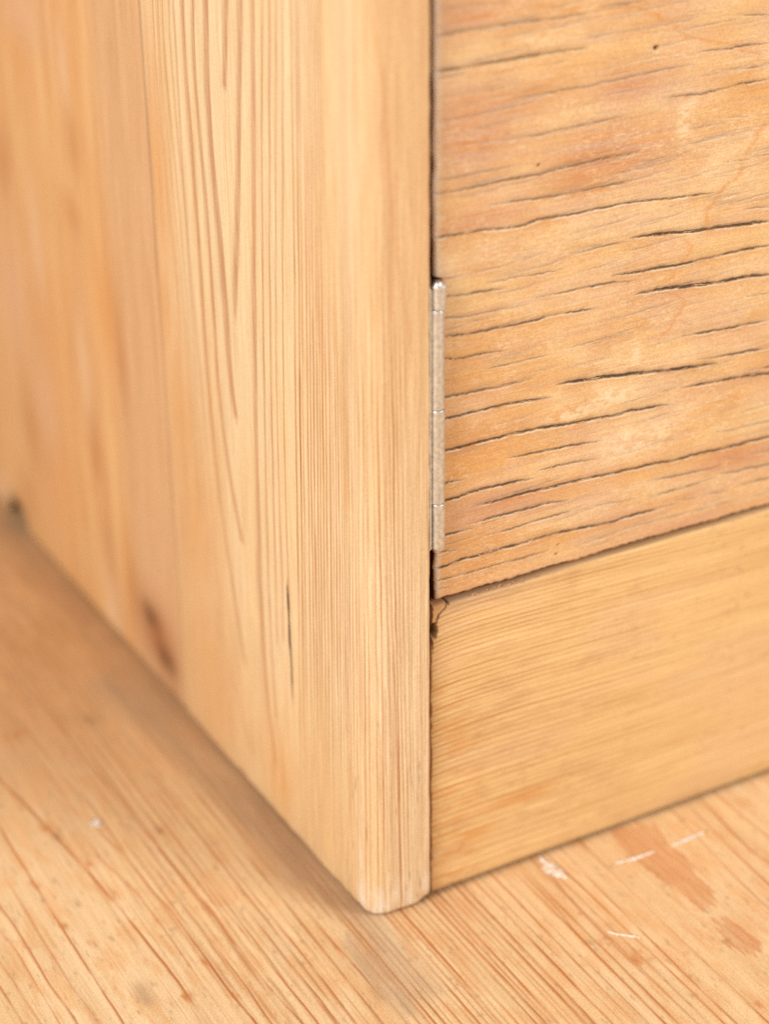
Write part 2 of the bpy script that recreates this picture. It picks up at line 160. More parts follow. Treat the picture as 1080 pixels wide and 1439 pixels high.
def grid_object(name, P, tone, mat, parent=None, flip=False, closed=False):
    n, m = P.shape[:2]
    idx = np.arange(n * m).reshape(n, m)
    if closed: idx = np.concatenate([idx, idx[:1]], 0)
    q = np.stack([idx[:-1, :-1], idx[1:, :-1], idx[1:, 1:], idx[:-1, 1:]], -1).reshape(-1, 4)
    if flip: q = q[:, ::-1]
    me = bpy.data.meshes.new(name)
    me.vertices.add(n * m)
    me.vertices.foreach_set('co', (P.reshape(-1) * S).astype(np.float32))
    me.loops.add(q.size)
    me.loops.foreach_set('vertex_index', q.reshape(-1).astype(np.int32))
    me.polygons.add(len(q))
    me.polygons.foreach_set('loop_start', (np.arange(len(q)) * 4).astype(np.int32))
    me.polygons.foreach_set('loop_total', np.full(len(q), 4, np.int32))
    me.update(calc_edges=True)
    me.polygons.foreach_set('use_smooth', np.ones(len(q), bool))
    if tone is not None:
        at = me.color_attributes.new('tone', 'FLOAT_COLOR', 'POINT')
        c = np.ones((n * m, 4), np.float32); c[:, :3] = tone.reshape(-1, 3)
        at.data.foreach_set('color', c.reshape(-1))
    me.materials.append(mat)
    return link(bpy.data.objects.new(name, me), parent)

def mesh_object(name, verts, faces, mat, parent=None, smooth_shade=False):
    me = bpy.data.meshes.new(name)
    me.from_pydata([tuple(c * S for c in v) for v in verts], [], faces)
    me.update()
    if smooth_shade:
        me.polygons.foreach_set('use_smooth', np.ones(len(me.polygons), bool))
    me.materials.append(mat)
    return link(bpy.data.objects.new(name, me), parent)

def box_object(name, a, b, mat, parent=None):
    import bmesh
    bm = bmesh.new()
    bmesh.ops.create_cube(bm, size=1)
    for v in bm.verts:
        for i in range(3):
            v.co[i] = ((a[i] + b[i]) / 2 + v.co[i] * (b[i] - a[i])) * S
    bmesh.ops.bevel(bm, geom=bm.edges[:], offset=0.6 * S, segments=2, affect='EDGES')
    me = bpy.data.meshes.new(name); bm.to_mesh(me); bm.free()
    me.materials.append(mat)
    return link(bpy.data.objects.new(name, me), parent)

# ------------------------------------------------------------------ materials
def wood(name, grain, rough=0.55, plain=None, fibre=0.16, fleck=0.10, speck=0.07, bump=0.12, spec=0.35, broad=(0.93, 1.05)):
    """grain = axis index of the fibres; colour comes from the wood's own tones ('tone') or a plain colour"""
    m = bpy.data.materials.new(name); m.use_nodes = True
    nt = m.node_tree; N = nt.nodes; L = nt.links
    b = N['Principled BSDF']
    tc = N.new('ShaderNodeTexCoord')
    def noise(across, along, detail, rough_, off):
        mp = N.new('ShaderNodeMapping')
        sc = [1000.0 / across] * 3; sc[grain] = 1000.0 / along
        mp.inputs['Scale'].default_value = sc
        mp.inputs['Location'].default_value = (off, off * 1.7, off * 0.6)
        L.new(tc.outputs['Object'], mp.inputs['Vector'])
        t = N.new('ShaderNodeTexNoise')
        t.inputs['Scale'].default_value = 1.0; t.inputs['Detail'].default_value = detail
        t.inputs['Roughness'].default_value = rough_
        L.new(mp.outputs[0], t.inputs['Vector'])
        return t.outputs['Fac']
    def ramp(fac, lo, hi, a, c):
        r = N.new('ShaderNodeMapRange'); r.inputs['From Min'].default_value = lo; r.inputs['From Max'].default_value = hi
        r.inputs['To Min'].default_value = a; r.inputs['To Max'].default_value = c
        L.new(fac, r.inputs['Value']); return r.outputs[0]
    def math_(op, x, y):
        k = N.new('ShaderNodeMath'); k.operation = op
        for i, v in enumerate((x, y)):
            if isinstance(v, float): k.inputs[i].default_value = v
            else: L.new(v, k.inputs[i])
        return k.outputs[0]
    fib = noise(0.55, 26.0, 3.0, 0.6, 3.1)
    fine = noise(0.22, 5.0, 1.0, 0.5, 7.7)
    grit = noise(0.45, 0.6, 2.0, 0.6, 1.3)
    wide = noise(5.0, 60.0, 2.0, 0.5, 5.5)
    f = ramp(fib, 0.3, 0.7, 1 - fibre, 1 + fibre * 0.6)
    f = math_('MULTIPLY', f, ramp(fine, 0.62, 0.78, 1.0, 1 - fleck))
    f = math_('MULTIPLY', f, ramp(grit, 0.3, 0.7, 1 - speck, 1 + speck))
    f = math_('MULTIPLY', f, ramp(wide, 0.3, 0.7, broad[0], broad[1]))
    if plain is None:
        a = N.new('ShaderNodeAttribute'); a.attribute_name = 'tone'; base = a.outputs['Color']
    else:
        rgb = N.new('ShaderNodeRGB'); rgb.outputs[0].default_value = (*plain, 1); base = rgb.outputs[0]
    # the darker a fibre, the redder it is
    gm = N.new('ShaderNodeCombineColor')
    L.new(math_('POWER', f, 0.8), gm.inputs[0]); L.new(math_('POWER', f, 1.15), gm.inputs[1]); L.new(math_('POWER', f, 1.5), gm.inputs[2])
    mx = N.new('ShaderNodeMix'); mx.data_type = 'RGBA'; mx.blend_type = 'MULTIPLY'
    mx.inputs['Factor'].default_value = 1.0
    L.new(base, mx.inputs['A']); L.new(gm.outputs[0], mx.inputs['B'])
    L.new(mx.outputs['Result'], b.inputs['Base Color'])
    L.new(ramp(fib, 0.3, 0.7, rough + 0.1, rough - 0.05), b.inputs['Roughness'])
    b.inputs['Specular IOR Level'].default_value = spec
    bp = N.new('ShaderNodeBump'); bp.inputs['Strength'].default_value = 0.6; bp.inputs['Distance'].default_value = bump * S
    h = math_('ADD', fib, math_('MULTIPLY', grit, 0.6))
    L.new(h, bp.inputs['Height']); L.new(bp.outputs[0], b.inputs['Normal'])
    return m

def metal():
    m = bpy.data.materials.new("worn_zinc"); m.use_nodes = True
    nt = m.node_tree; N = nt.nodes; L = nt.links; b = N['Principled BSDF']
    b.inputs['Metallic'].default_value = 0.9
    tc = N.new('ShaderNodeTexCoord')
    t = N.new('ShaderNodeTexNoise'); t.inputs['Scale'].default_value = 900; t.inputs['Detail'].default_value = 4
    L.new(tc.outputs['Object'], t.inputs['Vector'])
    r = N.new('ShaderNodeValToRGB'); r.color_ramp.elements[0].position = 0.38; r.color_ramp.elements[1].position = 0.62
    r.color_ramp.elements[0].color = (0.60, 0.60, 0.60, 1); r.color_ramp.elements[1].color = (0.78, 0.79, 0.80, 1)
    L.new(t.outputs['Fac'], r.inputs[0]); L.new(r.outputs[0], b.inputs['Base Color'])
    mr = N.new('ShaderNodeMapRange'); mr.inputs['To Min'].default_value = 0.38; mr.inputs['To Max'].default_value = 0.3
    L.new(t.outputs['Fac'], mr.inputs['Value']); L.new(mr.outputs[0], b.inputs['Roughness'])
    bp = N.new('ShaderNodeBump'); bp.inputs['Distance'].default_value = 0.008 * S; bp.inputs['Strength'].default_value = 0.6
    L.new(t.outputs['Fac'], bp.inputs['Height']); L.new(bp.outputs[0], b.inputs['Normal'])
    return m

def paint():
    m = bpy.data.materials.new("dried_white_paint"); m.use_nodes = True
    nt = m.node_tree; N = nt.nodes; L = nt.links; b = N['Principled BSDF']
    tc = N.new('ShaderNodeTexCoord'); t = N.new('ShaderNodeTexNoise'); t.inputs['Scale'].default_value = 500
    L.new(tc.outputs['Object'], t.inputs['Vector'])
    r = N.new('ShaderNodeValToRGB'); r.color_ramp.elements[0].position = 0.35; r.color_ramp.elements[1].position = 0.6
    r.color_ramp.elements[0].color = (0.70, 0.50, 0.34, 1); r.color_ramp.elements[1].color = (0.82, 0.74, 0.66, 1)
    L.new(t.outputs['Fac'], r.inputs[0]); L.new(r.outputs[0], b.inputs['Base Color'])
    b.inputs['Roughness'].default_value = 0.5
    return m

W_SIDE = wood("side_pine", 2, rough=0.66, fibre=0.18, fleck=0.16, spec=0.2, broad=(0.97, 1.02))
W_PLINTH = wood("plinth_pine", 0, rough=0.62, fibre=0.12, fleck=0.12, spec=0.25)
W_DOOR = wood("weathered_pine", 0, rough=0.6, fibre=0.07, fleck=0.12, speck=0.12, bump=0.2, spec=0.25, broad=(0.98, 1.02))
W_FLOOR = wood("floor_pine", 1, rough=0.6, fibre=0.12, fleck=0.08, speck=0.12, spec=0.25)
W_INNER = wood("inner_pine", 2, plain=tuple(C(200, 140, 85)))
W_DARK = wood("shaded_inner_pine", 2, plain=tuple(C(120, 66, 34)))  # inner pine darkened, so the interior's shade sits in the colour
W_FIBRE = wood("raw_fibre", 0, plain=tuple(C(245, 215, 170)))
W_CRUMB = wood("dusty_crumb", 0, plain=tuple(C(204, 160, 112)))
METAL = metal()
PAINT_M = paint()

# ------------------------------------------------------------------ floor
gx = steps((-1200, -300, 75), (-300, -170, 6), (-170, -108, 0.6), (-108, 145, 0.2), (145, 300, 8), (300, 1200, 75))
gy = steps((-1000, -200, 60), (-200, -92, 6), (-92, 40, 1.3), (40, 290, 2.2), (290, 1200, 70))
X, Y = np.meshgrid(gx, gy, indexing='ij')
tone = np.empty(X.shape + (3,)); tone[:] = C(248, 214, 168)
mixc(tone, C(238, 190, 130), 0.6 * fnoise(X / 14, Y / 60, 11))
mixc(tone, C(206, 141, 78), 0.75 * smooth(20, 190, Y) * (0.6 + 0.4 * fnoise(X / 25, Y / 60, 13)))  # older orange finish to the rear, with some light falloff painted in
mixc(tone, C(238, 184, 128), 0.6 * smooth(0.45, 0.7, fnoise(X / 3, Y / 9, 12)))
hgt = np.zeros(X.shape)
for k, (w, st, pts) in enumerate(FLOOR_LINES):
    ty = np.array([p[0] for p in pts]); tx = np.array([p[1] for p in pts])
    yy = gy
    e = curve(yy, ty, tx, 2) + 0.015 * np.minimum(yy - ty[0], 0) + 0.01 * np.maximum(yy - ty[-1], 0)
    fade = np.clip(1 - np.maximum(ty[0] - yy, yy - ty[-1]) / 25, 0, 1)
    e = e + 0.15 * (vnoise(yy / 9, yy * 0 + k * 3.3, 31) - 0.5) + 0.1 * (vnoise(yy / 2.5, yy * 0 + k * 5.1, 32) - 0.5)
    d = X - e[None, :]
    prof = np.exp(-np.where(d > 0, (d / (max(w, .3) * 0.6)) ** 2, (d / (max(w, .3) * 1.6)) ** 2)) * fade[None, :]
    gate = 0.3 + 0.7 * smooth(0.28, 0.6, fnoise(X / 1.4 + 7 * k, Y / 12, 41 + k % 9, 3))
    mixc(tone, C(192, 110, 50), np.minimum(prof * st * gate * 1.25, 0.92))
    hgt += 0.09 * prof * st
rs = np.random.RandomState(5)
x = -6.0
while x < 60:                                            # close straight rings beside and in front of the post
    st = rs.uniform(0.3, 0.75); w = rs.uniform(0.17, 0.32)
    lx = x + 0.012 * gy + 0.5 * (vnoise(gy / 60, gy * 0 + x, 51) - 0.5) + 0.15 * (vnoise(gy / 4, gy * 0 + x, 52) - 0.5)
    fade = smooth(70, 10, gy) if x > 12 else smooth(150, 60, gy)
    d = X - lx[None, :]
    prof = np.exp(-np.where(d > 0, (d / w) ** 2, (d / (w * 2)) ** 2)) * fade[None, :]
    gate = 0.35 + 0.65 * smooth(0.3, 0.6, fnoise(X / 1.2 + x, Y / 22, 61, 3))
    mixc(tone, C(194, 114, 54), np.minimum(prof * st * gate * 1.5, 0.9))
    hgt += 0.06 * prof * st
    x += rs.uniform(1.3, 2.3) * (1.0 if x < 28 else 1.7)
x = -58.0
while x < -6:                                            # fainter rings along the side of the cupboard
    st = rs.uniform(0.3, 0.7); w = rs.uniform(0.2, 0.36)
    lx = x + 0.015 * gy + 0.5 * (vnoise(gy / 60, gy * 0 + x, 53) - 0.5)
    d = X - lx[None, :]
    prof = np.exp(-np.where(d > 0, (d / w) ** 2, (d / (w * 2)) ** 2))
    gate = smooth(0.3, 0.6, fnoise(X / 2 + x, Y / 14, 63, 3))
    mixc(tone, C(178, 104, 56), prof * st * (0.25 + 0.75 * gate) * (0.5 + 0.5 * smooth(170, 60, Y)) * (0.35 + 0.65 * smooth(-60, -25, X)))
    x += rs.uniform(1.7, 3.2)
for k, kp in enumerate(FLOOR_KNOTS):
    sub = (X > 60) & (X < 110) & (Y > -80) & (Y < 10)
    wx = X + 2.4 * (fnoise(X / 0.9, Y / 5, 71, 4) - 0.5); wy = Y + 9 * (fnoise(X / 0.6, Y / 6, 72, 4) - 0.5)
    ins = inside(wx, wy, kp) & sub
    mk = ins * (0.2 + 0.95 * fnoise(X / 0.8, Y / 8, 73, 4))
    mixc(tone, C(216, 140, 82) if k == 0 else C(212, 134, 80), mk * 0.8)
    cxm = np.mean([p[0] for p in kp])
    mixc(tone, C(232, 170, 116), ins * 0.55 * smooth(0.55, 0.68, fnoise((X - cxm) / 1.1, Y / 14, 74)))
for pts in FLOOR_MARKS['grey']:
    d = seg_dist(X, Y, pts)
    w = 5.0 if len(pts) > 3 else 2.2
    mixc(tone, C(192, 158, 126), 0.75 * np.exp(-(d / w) ** 2) * (0.3 + 0.7 * fnoise(X / 2.5, Y / 12, 75)))
mixc(tone, C(206, 124, 58), 0.8 * blob(X, Y, FLOOR_MARKS['orange'], 1.6) * smooth(0.35, 0.6, fnoise(X / 1.2, Y / 2.0, 76)))
mixc(tone, C(150, 112, 84), 0.7 * blob(X, Y, FLOOR_MARKS['spot'], 1.8) * smooth(0.25, 0.55, fnoise(X / 1.5, Y / 2.5, 77)))
dirt = (X > -168) * (X < 146) * (Y > -92) * (Y < 290) * smooth(0.68, 0.82, fnoise(X / 1.1, Y / 1.6, 78, 3))
mixc(tone, C(176, 136, 100), 0.45 * dirt)
mixc(tone, C(214, 168, 122), 0.5 * smooth(16, 0, np.abs(X + 3)) * (Y > 6) * fnoise(X / 4, Y / 25, 79))  # greyish streaks by the base, its soft shadow painted in with them
mixc(tone, C(168, 128, 96), 0.6 * smooth(16, 0, np.abs(X + 1)) * smooth(-4, 10, Y) * (0.25 + 0.75 * fnoise(X / 5, Y / 30, 81)))  # grime and the shade beside the base, painted as one band
mixc(tone, C(140, 98, 66), 0.1 * np.exp(-np.abs(X) / 1.2) * (Y > 2))  # contact shade painted along the base of the side
mixc(tone, C(140, 92, 56), 0.6 * np.exp(-np.abs(Y) / 0.9) * (X > 16) * (X < 300))  # contact shade painted along the foot of the plinth
hgt += 0.25 * (fnoise(X / 8, Y / 40, 80) - 0.5) * (np.abs(X) < 300)
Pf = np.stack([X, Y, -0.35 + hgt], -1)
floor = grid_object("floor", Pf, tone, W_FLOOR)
floor['kind'] = 'structure'

rs = np.random.RandomState(9)
def fleck(pts, hw, th=0.12):
    """a thin irregular crust of paint lying on the boards"""
    pts = np.array(pts, float)
    n = 30
    t = np.linspace(0, 1, n); seg = np.linspace(0, 1, len(pts))
    cx = np.interp(t, seg, pts[:, 0]); cy = np.interp(t, seg, pts[:, 1])
    tx = np.gradient(cx); ty = np.gradient(cy); ln = np.hypot(tx, ty); nx, ny = -ty / ln, tx / ln
    w = hw * np.sqrt(np.clip(np.sin(np.pi * np.clip(t, 0.02, 0.98)), 0, 1)) * np.clip(rs.normal(0.6, 0.4, n), 0.08, 1.2)
    V, F = [], []
    for i in range(n):
        for q, h in ((-1, -0.3), (-0.6, th), (0.1, th * rs.uniform(0.8, 1.4)), (0.7, th), (1, -0.3)):
            V.append((cx[i] + nx[i] * w[i] * q, cy[i] + ny[i] * w[i] * q, h))
    for i in range(n - 1):
        for j in range(4):
            F.append((i * 5 + j, (i + 1) * 5 + j, (i + 1) * 5 + j + 1, i * 5 + j + 1))
    F.append((0, 1, 2, 3, 4)); F.append(tuple(range((n - 1) * 5 + 4, (n - 1) * 5 - 1, -1)))
    return mesh_object("paint_fleck", V, F, PAINT_M, floor, True)
for pts, hw in zip(PAINT, (2.3, 0.9, 0.85, 0.36, 2.4)):
    fleck(pts, hw)

# ------------------------------------------------------------------ cabinet
cabinet = bpy.data.objects.new("cabinet", None)
cabinet.empty_display_size = 0.05
link(cabinet)
cabinet['label'] = "old pale pine cabinet with rounded front corner and hinged door standing on wooden floor"
cabinet['category'] = "cabinet"
TOPZ = 420.0

# ---- front board of the side, with the rounded corner
R = 6.0; LA = math.pi / 2 * R; TH = 18.1; YF = -3.06
JS = np.interp
s_vis = steps((-118.0, -113.0, 0.5), (-113.0, -2.0, 0.145), (-2.0, LA + TH - R - 0.7, 0.14))
zz = np.concatenate([steps((0, 3.0, 0.2)), steps((3.4, 255, 2.0), (260, TOPZ, 20))])
# the rear edge of this board follows the joint
jz = np.array([p[0] for p in JOINT]); jy = np.array([p[1] for p in JOINT])
jfit = np.polyfit(jz, jy, 1)
jline = np.polyval(jfit, zz) + 0.15 * (vnoise(zz / 20, zz * 0, 90) - 0.5)
Sg, Zg = np.meshgrid(s_vis, zz, indexing='ij')
smin = 3.0 - jline
Sg = np.where(Sg < smin[None, :], smin[None, :], Sg)
tone = np.empty(Sg.shape + (3,)); tone[:] = C(240, 214, 170)
mixc(tone, C(244, 204, 148), 0.4 * smooth(0.35, 0.7, fnoise(Sg / 9, Zg / 90, 101)))
mixc(tone, C(244, 212, 174), 0.35 * smooth(0.4, 0.7, fnoise(Sg / 5 + 9, Zg / 70, 102)))
mixc(tone, C(232, 174, 110), 0.75 * blob(3 - Sg, Zg, SIDE_BLOBS['frontorange'], 0.9))
mixc(tone, C(224, 186, 150), 0.5 * blob(3 - Sg, Zg, SIDE_BLOBS['frontgrey'], 1.0))
depth = np.zeros(Sg.shape)
LATE = C(188, 122, 78)
def side_line(ls, w, st, asym=1.0, colr=LATE, gate=None):
    d = Sg - ls
    m = np.exp(-np.where(d > 0, np.abs(d / (w * asym)) ** 4, np.abs(d / (w / asym)) ** 2.5)) * st
    if gate is not None: m = m * gate
    mixc(tone, colr, m)
    return m
SEAM = SIDE_LINES['seam'][2]
sz_ = np.array([p[0] for p in SEAM]); ss_ = np.array([p[1] for p in SEAM])
seam = np.interp(zz, sz_, ss_)
for k, (nm, (w, st, pts)) in enumerate(SIDE_LINES.items()):
    tz = np.array([p[0] for p in pts]); ts = np.array([p[1] for p in pts])
    ls = curve(zz, tz, ts, 5) if nm not in ('seam', 'crack') else np.interp(zz, tz, ts)
    ls = np.where(zz > tz[-1], ts[-1] + (zz - tz[-1]) * (0.03 if ts[-1] < 0 else 0.0), ls)
    if nm == 'seam':
        fade = smooth(214, 195, zz)
        side_line(ls[None, :], 0.16, 0.5 * fade[None, :], 1.0, C(222, 150, 84)); continue
    if nm == 'crack':
        open_ = (zz > tz[0] - 3) * (zz < tz[-1] + 2) * np.clip(np.minimum(zz - tz[0] + 4, tz[-1] - zz + 2) / 7, 0, 1)
        wig = ls + 0.25 * (vnoise(zz / 5, zz * 0, 7) - 0.5)
        wd = 0.28 * (0.5 + 0.8 * vnoise(zz / 4, zz * 0 + 3, 8)) * np.maximum(open_, 0.02)
        d = np.abs(Sg - wig[None, :])
        pr = np.exp(-(d / wd[None, :]) ** 4) * (open_ > 0)[None, :]
        depth += 1.3 * pr
        mixc(tone, C(38, 26, 18), 0.97 * np.exp(-(d / (wd[None, :] * 2.3 + 0.12)) ** 4) * (open_ > 0)[None, :])
        tail = smooth(tz[0] - 14, tz[0], zz) * (zz < tz[0] + 3)
        side_line(wig[None, :], 0.3, 0.5 * tail[None, :])
        continue
    # ends: lines on the left of the seam run into it and stop
    top_open = 1.0
    end_f = smooth(tz[0] - 1.5, tz[0] + 0.8, zz) if nm[0] in 'ABCDR' else smooth(tz[0] - 14, tz[0] + 6, zz)
    end_t = np.ones_like(zz) if tz[-1] > 215 else smooth(tz[-1] + 12, tz[-1] - 8, zz)
    g = (end_f * end_t)[None, :]
    if nm[0] in 'ABCD':
        g = g * smooth(0.25, -0.15, Sg - np.where(zz < 214, seam, 99)[None, :])
    if nm[:2] in ('R0',):
        g = g * smooth(-0.25, 0.15, Sg - np.where(zz < 206, seam, -99)[None, :])
    ww = w * (1.3 if nm[0] in 'ABCR' and w > 0.7 else 1.0) * (0.75 + 0.5 * vnoise(zz / 40, zz * 0 + k * 1.7, 110))[None, :]
    ls = ls + 0.35 * (vnoise(zz / 16, zz * 0 + k * 2.3, 111) - 0.5)
    gate = 0.7 + 0.3 * smooth(0.3, 0.6, fnoise(Sg / 0.5, Zg / 10, 112))
    c_ = C(190, 128, 88) if nm[0] in 'ABCDR' else C(180, 114, 62)
    if nm[0] == 'G': c_ = C(214, 148, 84)
    side_line(ls[None, :], ww, st * g * (0.6 if nm[0] == 'F' else 0.9), 0.75, c_, gate)
rs = np.random.RandomState(14)
s0 = -29.5
while s0 < LA + TH - R - 0.4:
    lean = np.interp(s0, [-37, 0, 3, 12, 21], [0.048, 0.02, 0.012, -0.012, -0.004])
    st = np.interp(s0, [-30, -10, 2, 4, 9, 13, 15, 22], [0.62, 0.50, 0.42, 0.40, 0.5, 0.55, 0.3, 0.3]) * rs.uniform(0.55, 1.2)
    w = np.interp(s0, [-30, 0, 10, 20], [0.42, 0.30, 0.24, 0.16])
    ls = s0 + lean * (zz - 130) + 0.5 * (vnoise(zz / 35, zz * 0 + s0 * 0.3, 120) - 0.5) + 0.16 * (vnoise(zz / 6, zz * 0 + s0 * 3, 121) - 0.5)
    upper = 1 - 0.75 * smooth(150, 215, zz) * (1 if s0 > -12 else 0.35)
    low = 1 - 0.3 * smooth(75, 30, zz) * (1 if s0 < -4 else 0)
    gate = 0.55 + 0.45 * smooth(0.3, 0.6, fnoise(Sg / 0.6 + s0, Zg / 16, 122))
    side_line(ls[None, :], w, 1.5 * st * (upper * low)[None, :], 0.7, C(190, 118, 62), gate)
    s0 += np.interp(s0, [-30, -10, 2, 6, 13, 15, 22], [2.15, 1.6, 1.25, 1.3, 1.25, 0.9, 0.8]) * rs.uniform(0.75, 1.25)
s0 = -116.0
while s0 < -98:
    ls = s0 + 0.02 * (zz - 200) + 0.5 * (vnoise(zz / 35, zz * 0 + s0, 123) - 0.5)
    side_line(ls[None, :], 0.4, 0.45 * rs.uniform(0.6, 1.3), 0.8, C(210, 150, 98))
    s0 += rs.uniform(1.2, 2.0)
mixc(tone, C(118, 78, 48), 0.9 * np.exp(-((Sg - smin[None, :]) / 0.85) ** 2) * (0.5 + 0.5 * smooth(110, 190, Zg)))
# darker, more orange upper part of the front edge; worn pale foot
mixc(tone, C(222, 170, 116), 0.6 * smooth(-6, 16, Sg) * smooth(60, 210, Zg))
mixc(tone, C(212, 168, 122), 0.35 * smooth(12, 19, Sg) * smooth(45, 15, Zg) * fnoise(Sg / 2, Zg / 8, 130))
mixc(tone, C(232, 184, 124), 0.55 * smooth(75, 15, Zg) * smooth(12, -14, Sg) * (0.5 + 0.5 * fnoise(Sg / 6, Zg / 25, 134)))
mixc(tone, C(224, 176, 124), 0.55 * smooth(-50, -95, Sg) * smooth(180, 80, Zg))
foot = smooth(16, 1.5, Zg) * smooth(-5, 2, Sg) * (0.1 + 0.9 * smooth(0.4, 0.62, fnoise(Sg / 2.2, Zg / 7, 131)))
mixc(tone, C(252, 238, 218), 0.75 * foot)
edge = smooth(40, 10, Zg) * np.exp(-((Sg - 1.0) / 1.6) ** 2) * smooth(0.4, 0.6, fnoise(Sg / 1.5, Zg / 9, 132))
mixc(tone, C(252, 236, 214), 0.55 * edge)
mixc(tone, C(120, 84, 58), 0.5 * smooth(0.72, 0.8, fnoise(Sg / 0.7, Zg / 4, 133)) * smooth(-20, 2, Sg) * smooth(100, 40, Zg))
# positions
def prof(s):
    x = np.where(s < 0, 0.0, np.where(s > LA, s - LA + R, R - R * np.cos(np.clip(s, 0, LA) / R)))
    y = np.where(s < 0, 3.0 - s, np.where(s > LA, YF, 3.0 - (3.0 - YF) * np.sin(np.clip(s, 0, LA) / R)))
    nx = np.where(s < 0, -1.0, np.where(s > LA, 0.0, -np.cos(np.clip(s, 0, LA) / R)))
    ny = np.where(s < 0, 0.0, np.where(s > LA, -1.0, -np.sin(np.clip(s, 0, LA) / R)))
    return x, y, nx, ny
px_, py_, nx_, ny_ = prof(Sg)
foot_in = 1.3 * (1 - np.sqrt(np.clip(1 - np.clip(1 - Zg / 1.8, 0, 1) ** 2, 0, 1))) + 0.7 * smooth(5, 0, Zg) * fnoise(Sg / 4, Zg / 6, 140)
relief = -depth - foot_in + 0.10 * (fnoise(Sg / 6, Zg / 60, 141) - 0.5) * 2
je = np.clip(1 - (Sg - smin[None, :]) / 0.7, 0, 1) ** 2 * 0.25      # eased arris at the joint
relief -= je
P = np.stack([px_ + nx_ * relief, py_ + ny_ * relief, Zg + 0.1 + (1.4 * smooth(LA + 7.5, LA + 12, Sg) + 0.5 * fnoise(Sg / 4, Zg * 0, 142) * (Sg > -8)) * smooth(6, 0, Zg)], -1)
# return faces: front right arris, inner face, joint face
last = P[-1]; tl = tone[-1]
ret, rt_t = [], []
for a in (0.35, 0.8, 1.2, 1.57):
    q = last.copy(); q[:, 0] = last[:, 0] + 0.7 * np.sin(a) ; q[:, 1] = last[:, 1] + 0.7 * (1 - np.cos(a))
    q[:, 0] += 0.25 * (vnoise(zz / 3, zz * 0 + 1, 150) - 0.5)
    ret.append(q); rt_t.append(tl)
for yb in (-1.0, 2.0, 10.0, 60.0):
    q = last.copy(); q[:, 0] = TH; q[:, 1] = yb; ret.append(q); rt_t.append(tl * 0 + C(150, 84, 40))  # inner face painted dark for the shade in the door gap
q = last.copy(); q[:, 0] = TH; q[:, 1] = jline; ret.append(q); rt_t.append(tl)
q = last.copy(); q[:, 0] = 6; q[:, 1] = jline; ret.append(q); rt_t.append(tl)
P = np.concatenate([P, np.stack(ret)], 0); tone = np.concatenate([tone, np.stack(rt_t)], 0)
side_front = grid_object("side_board", P, tone, W_SIDE, cabinet, flip=True, closed=True)

# ---- rear board of the side
yy = steps((0.0, 2.5, 0.2), (2.5, 190.0, 0.6), (190, 230, 10))
tz = np.concatenate([[0, 0.004], steps((0.01, 0.6, 0.008), (0.6, 1, 0.05))])
Yg, Tg = np.meshgrid(yy, tz, indexing='ij')
nb = SIDE_BLOBS['notch'][0]
Zr = Tg * TOPZ
y0 = np.polyval(jfit, Zr) + 0.35
Yr = y0 + Yg
zb = 0.3 + 7.5 * np.exp(-((Yr - 269) / 9.0) ** 4)
Zr = zb + (TOPZ - zb) * Tg
y0 = np.polyval(jfit, Zr) + 0.35
Yr = y0 + Yg
tone = np.empty(Yr.shape + (3,)); tone[:] = C(232, 181, 124)
U = Yg
band = smooth(46, 30, U)
mixc(tone, C(223, 182, 140), 0.65 * band)
for i in range(40):
    c0 = rs.uniform(0, 45); ls = c0 + 0.5 * (vnoise(Zr / 40, Zr * 0 + i, 160) - 0.5)
    mixc(tone, C(206, 156, 112), 0.3 * rs.uniform(0.3, 1) * np.exp(-((U - ls) / 0.4) ** 2) * band)
mixc(tone, C(220, 158, 94), 0.4 * (1 - band) * smooth(0.35, 0.65, fnoise(U / 12, Zr / 70, 161)))
mixc(tone, C(208, 152, 104), 0.3 * (1 - band) * smooth(0.48, 0.68, fnoise(U / 7 + 5, Zr / 60, 162)))
mixc(tone, C(240, 198, 142), 0.45 * (1 - band) * smooth(0.5, 0.7, fnoise(U / 6 + 15, Zr / 80, 163)))
mixc(tone, C(226, 156, 84), 0.4 * blob(Yr, Zr, SIDE_BLOBS['orange'], 1.0))
mixc(tone, C(238, 200, 160), 0.6 * blob(Yr, Zr, SIDE_BLOBS['pale'], 1.0))
mixc(tone, C(228, 184, 146), 0.65 * blob(Yr, Zr, SIDE_BLOBS['pink'], 1.0))
mixc(tone, C(196, 132, 80), 0.5 * blob(Yr, Zr, SIDE_BLOBS['brown'], 1.0))
mixc(tone, C(176, 112, 68), 0.85 * blob(Yr, Zr, [(a, b, c * 1.6, d) for a, b, c, d in SIDE_BLOBS['knotbody']], 0.75))
mixc(tone, C(104, 62, 36), 0.75 * blob(Yr, Zr, [(a, b, c * 1.3, d) for a, b, c, d in SIDE_BLOBS['knot']], 0.9))
mixc(tone, C(120, 92, 66), 0.75 * smooth(11, 4, np.hypot((Yr - 268) / 1.4, Zr - 4)))
mixc(tone, C(150, 108, 74), 0.6 * np.exp(-(Yg / 0.7) ** 2))
x0 = 0.22 + 0.5 * np.clip(1 - Yg / 0.8, 0, 1) ** 2 + 0.8 * np.clip(1 - (Zr - zb) / 1.2, 0, 1) ** 2 + 0.15 * (fnoise(U / 10, Zr / 90, 164) - 0.5)
P = np.stack([x0, Yr, Zr], -1)
q0 = P[:1].copy(); q0[..., 0] = 17.5
q1 = P[-1:].copy(); q1[..., 0] = 17.5
P = np.concatenate([P, q1, q0], 0); tone = np.concatenate([tone, tone[-1:], tone[:1]], 0)
side_rear = grid_object("side_board", P, tone, W_SIDE, cabinet, flip=False, closed=True)
side_rear['label'] = "duller rear side board with a dark knot low down"

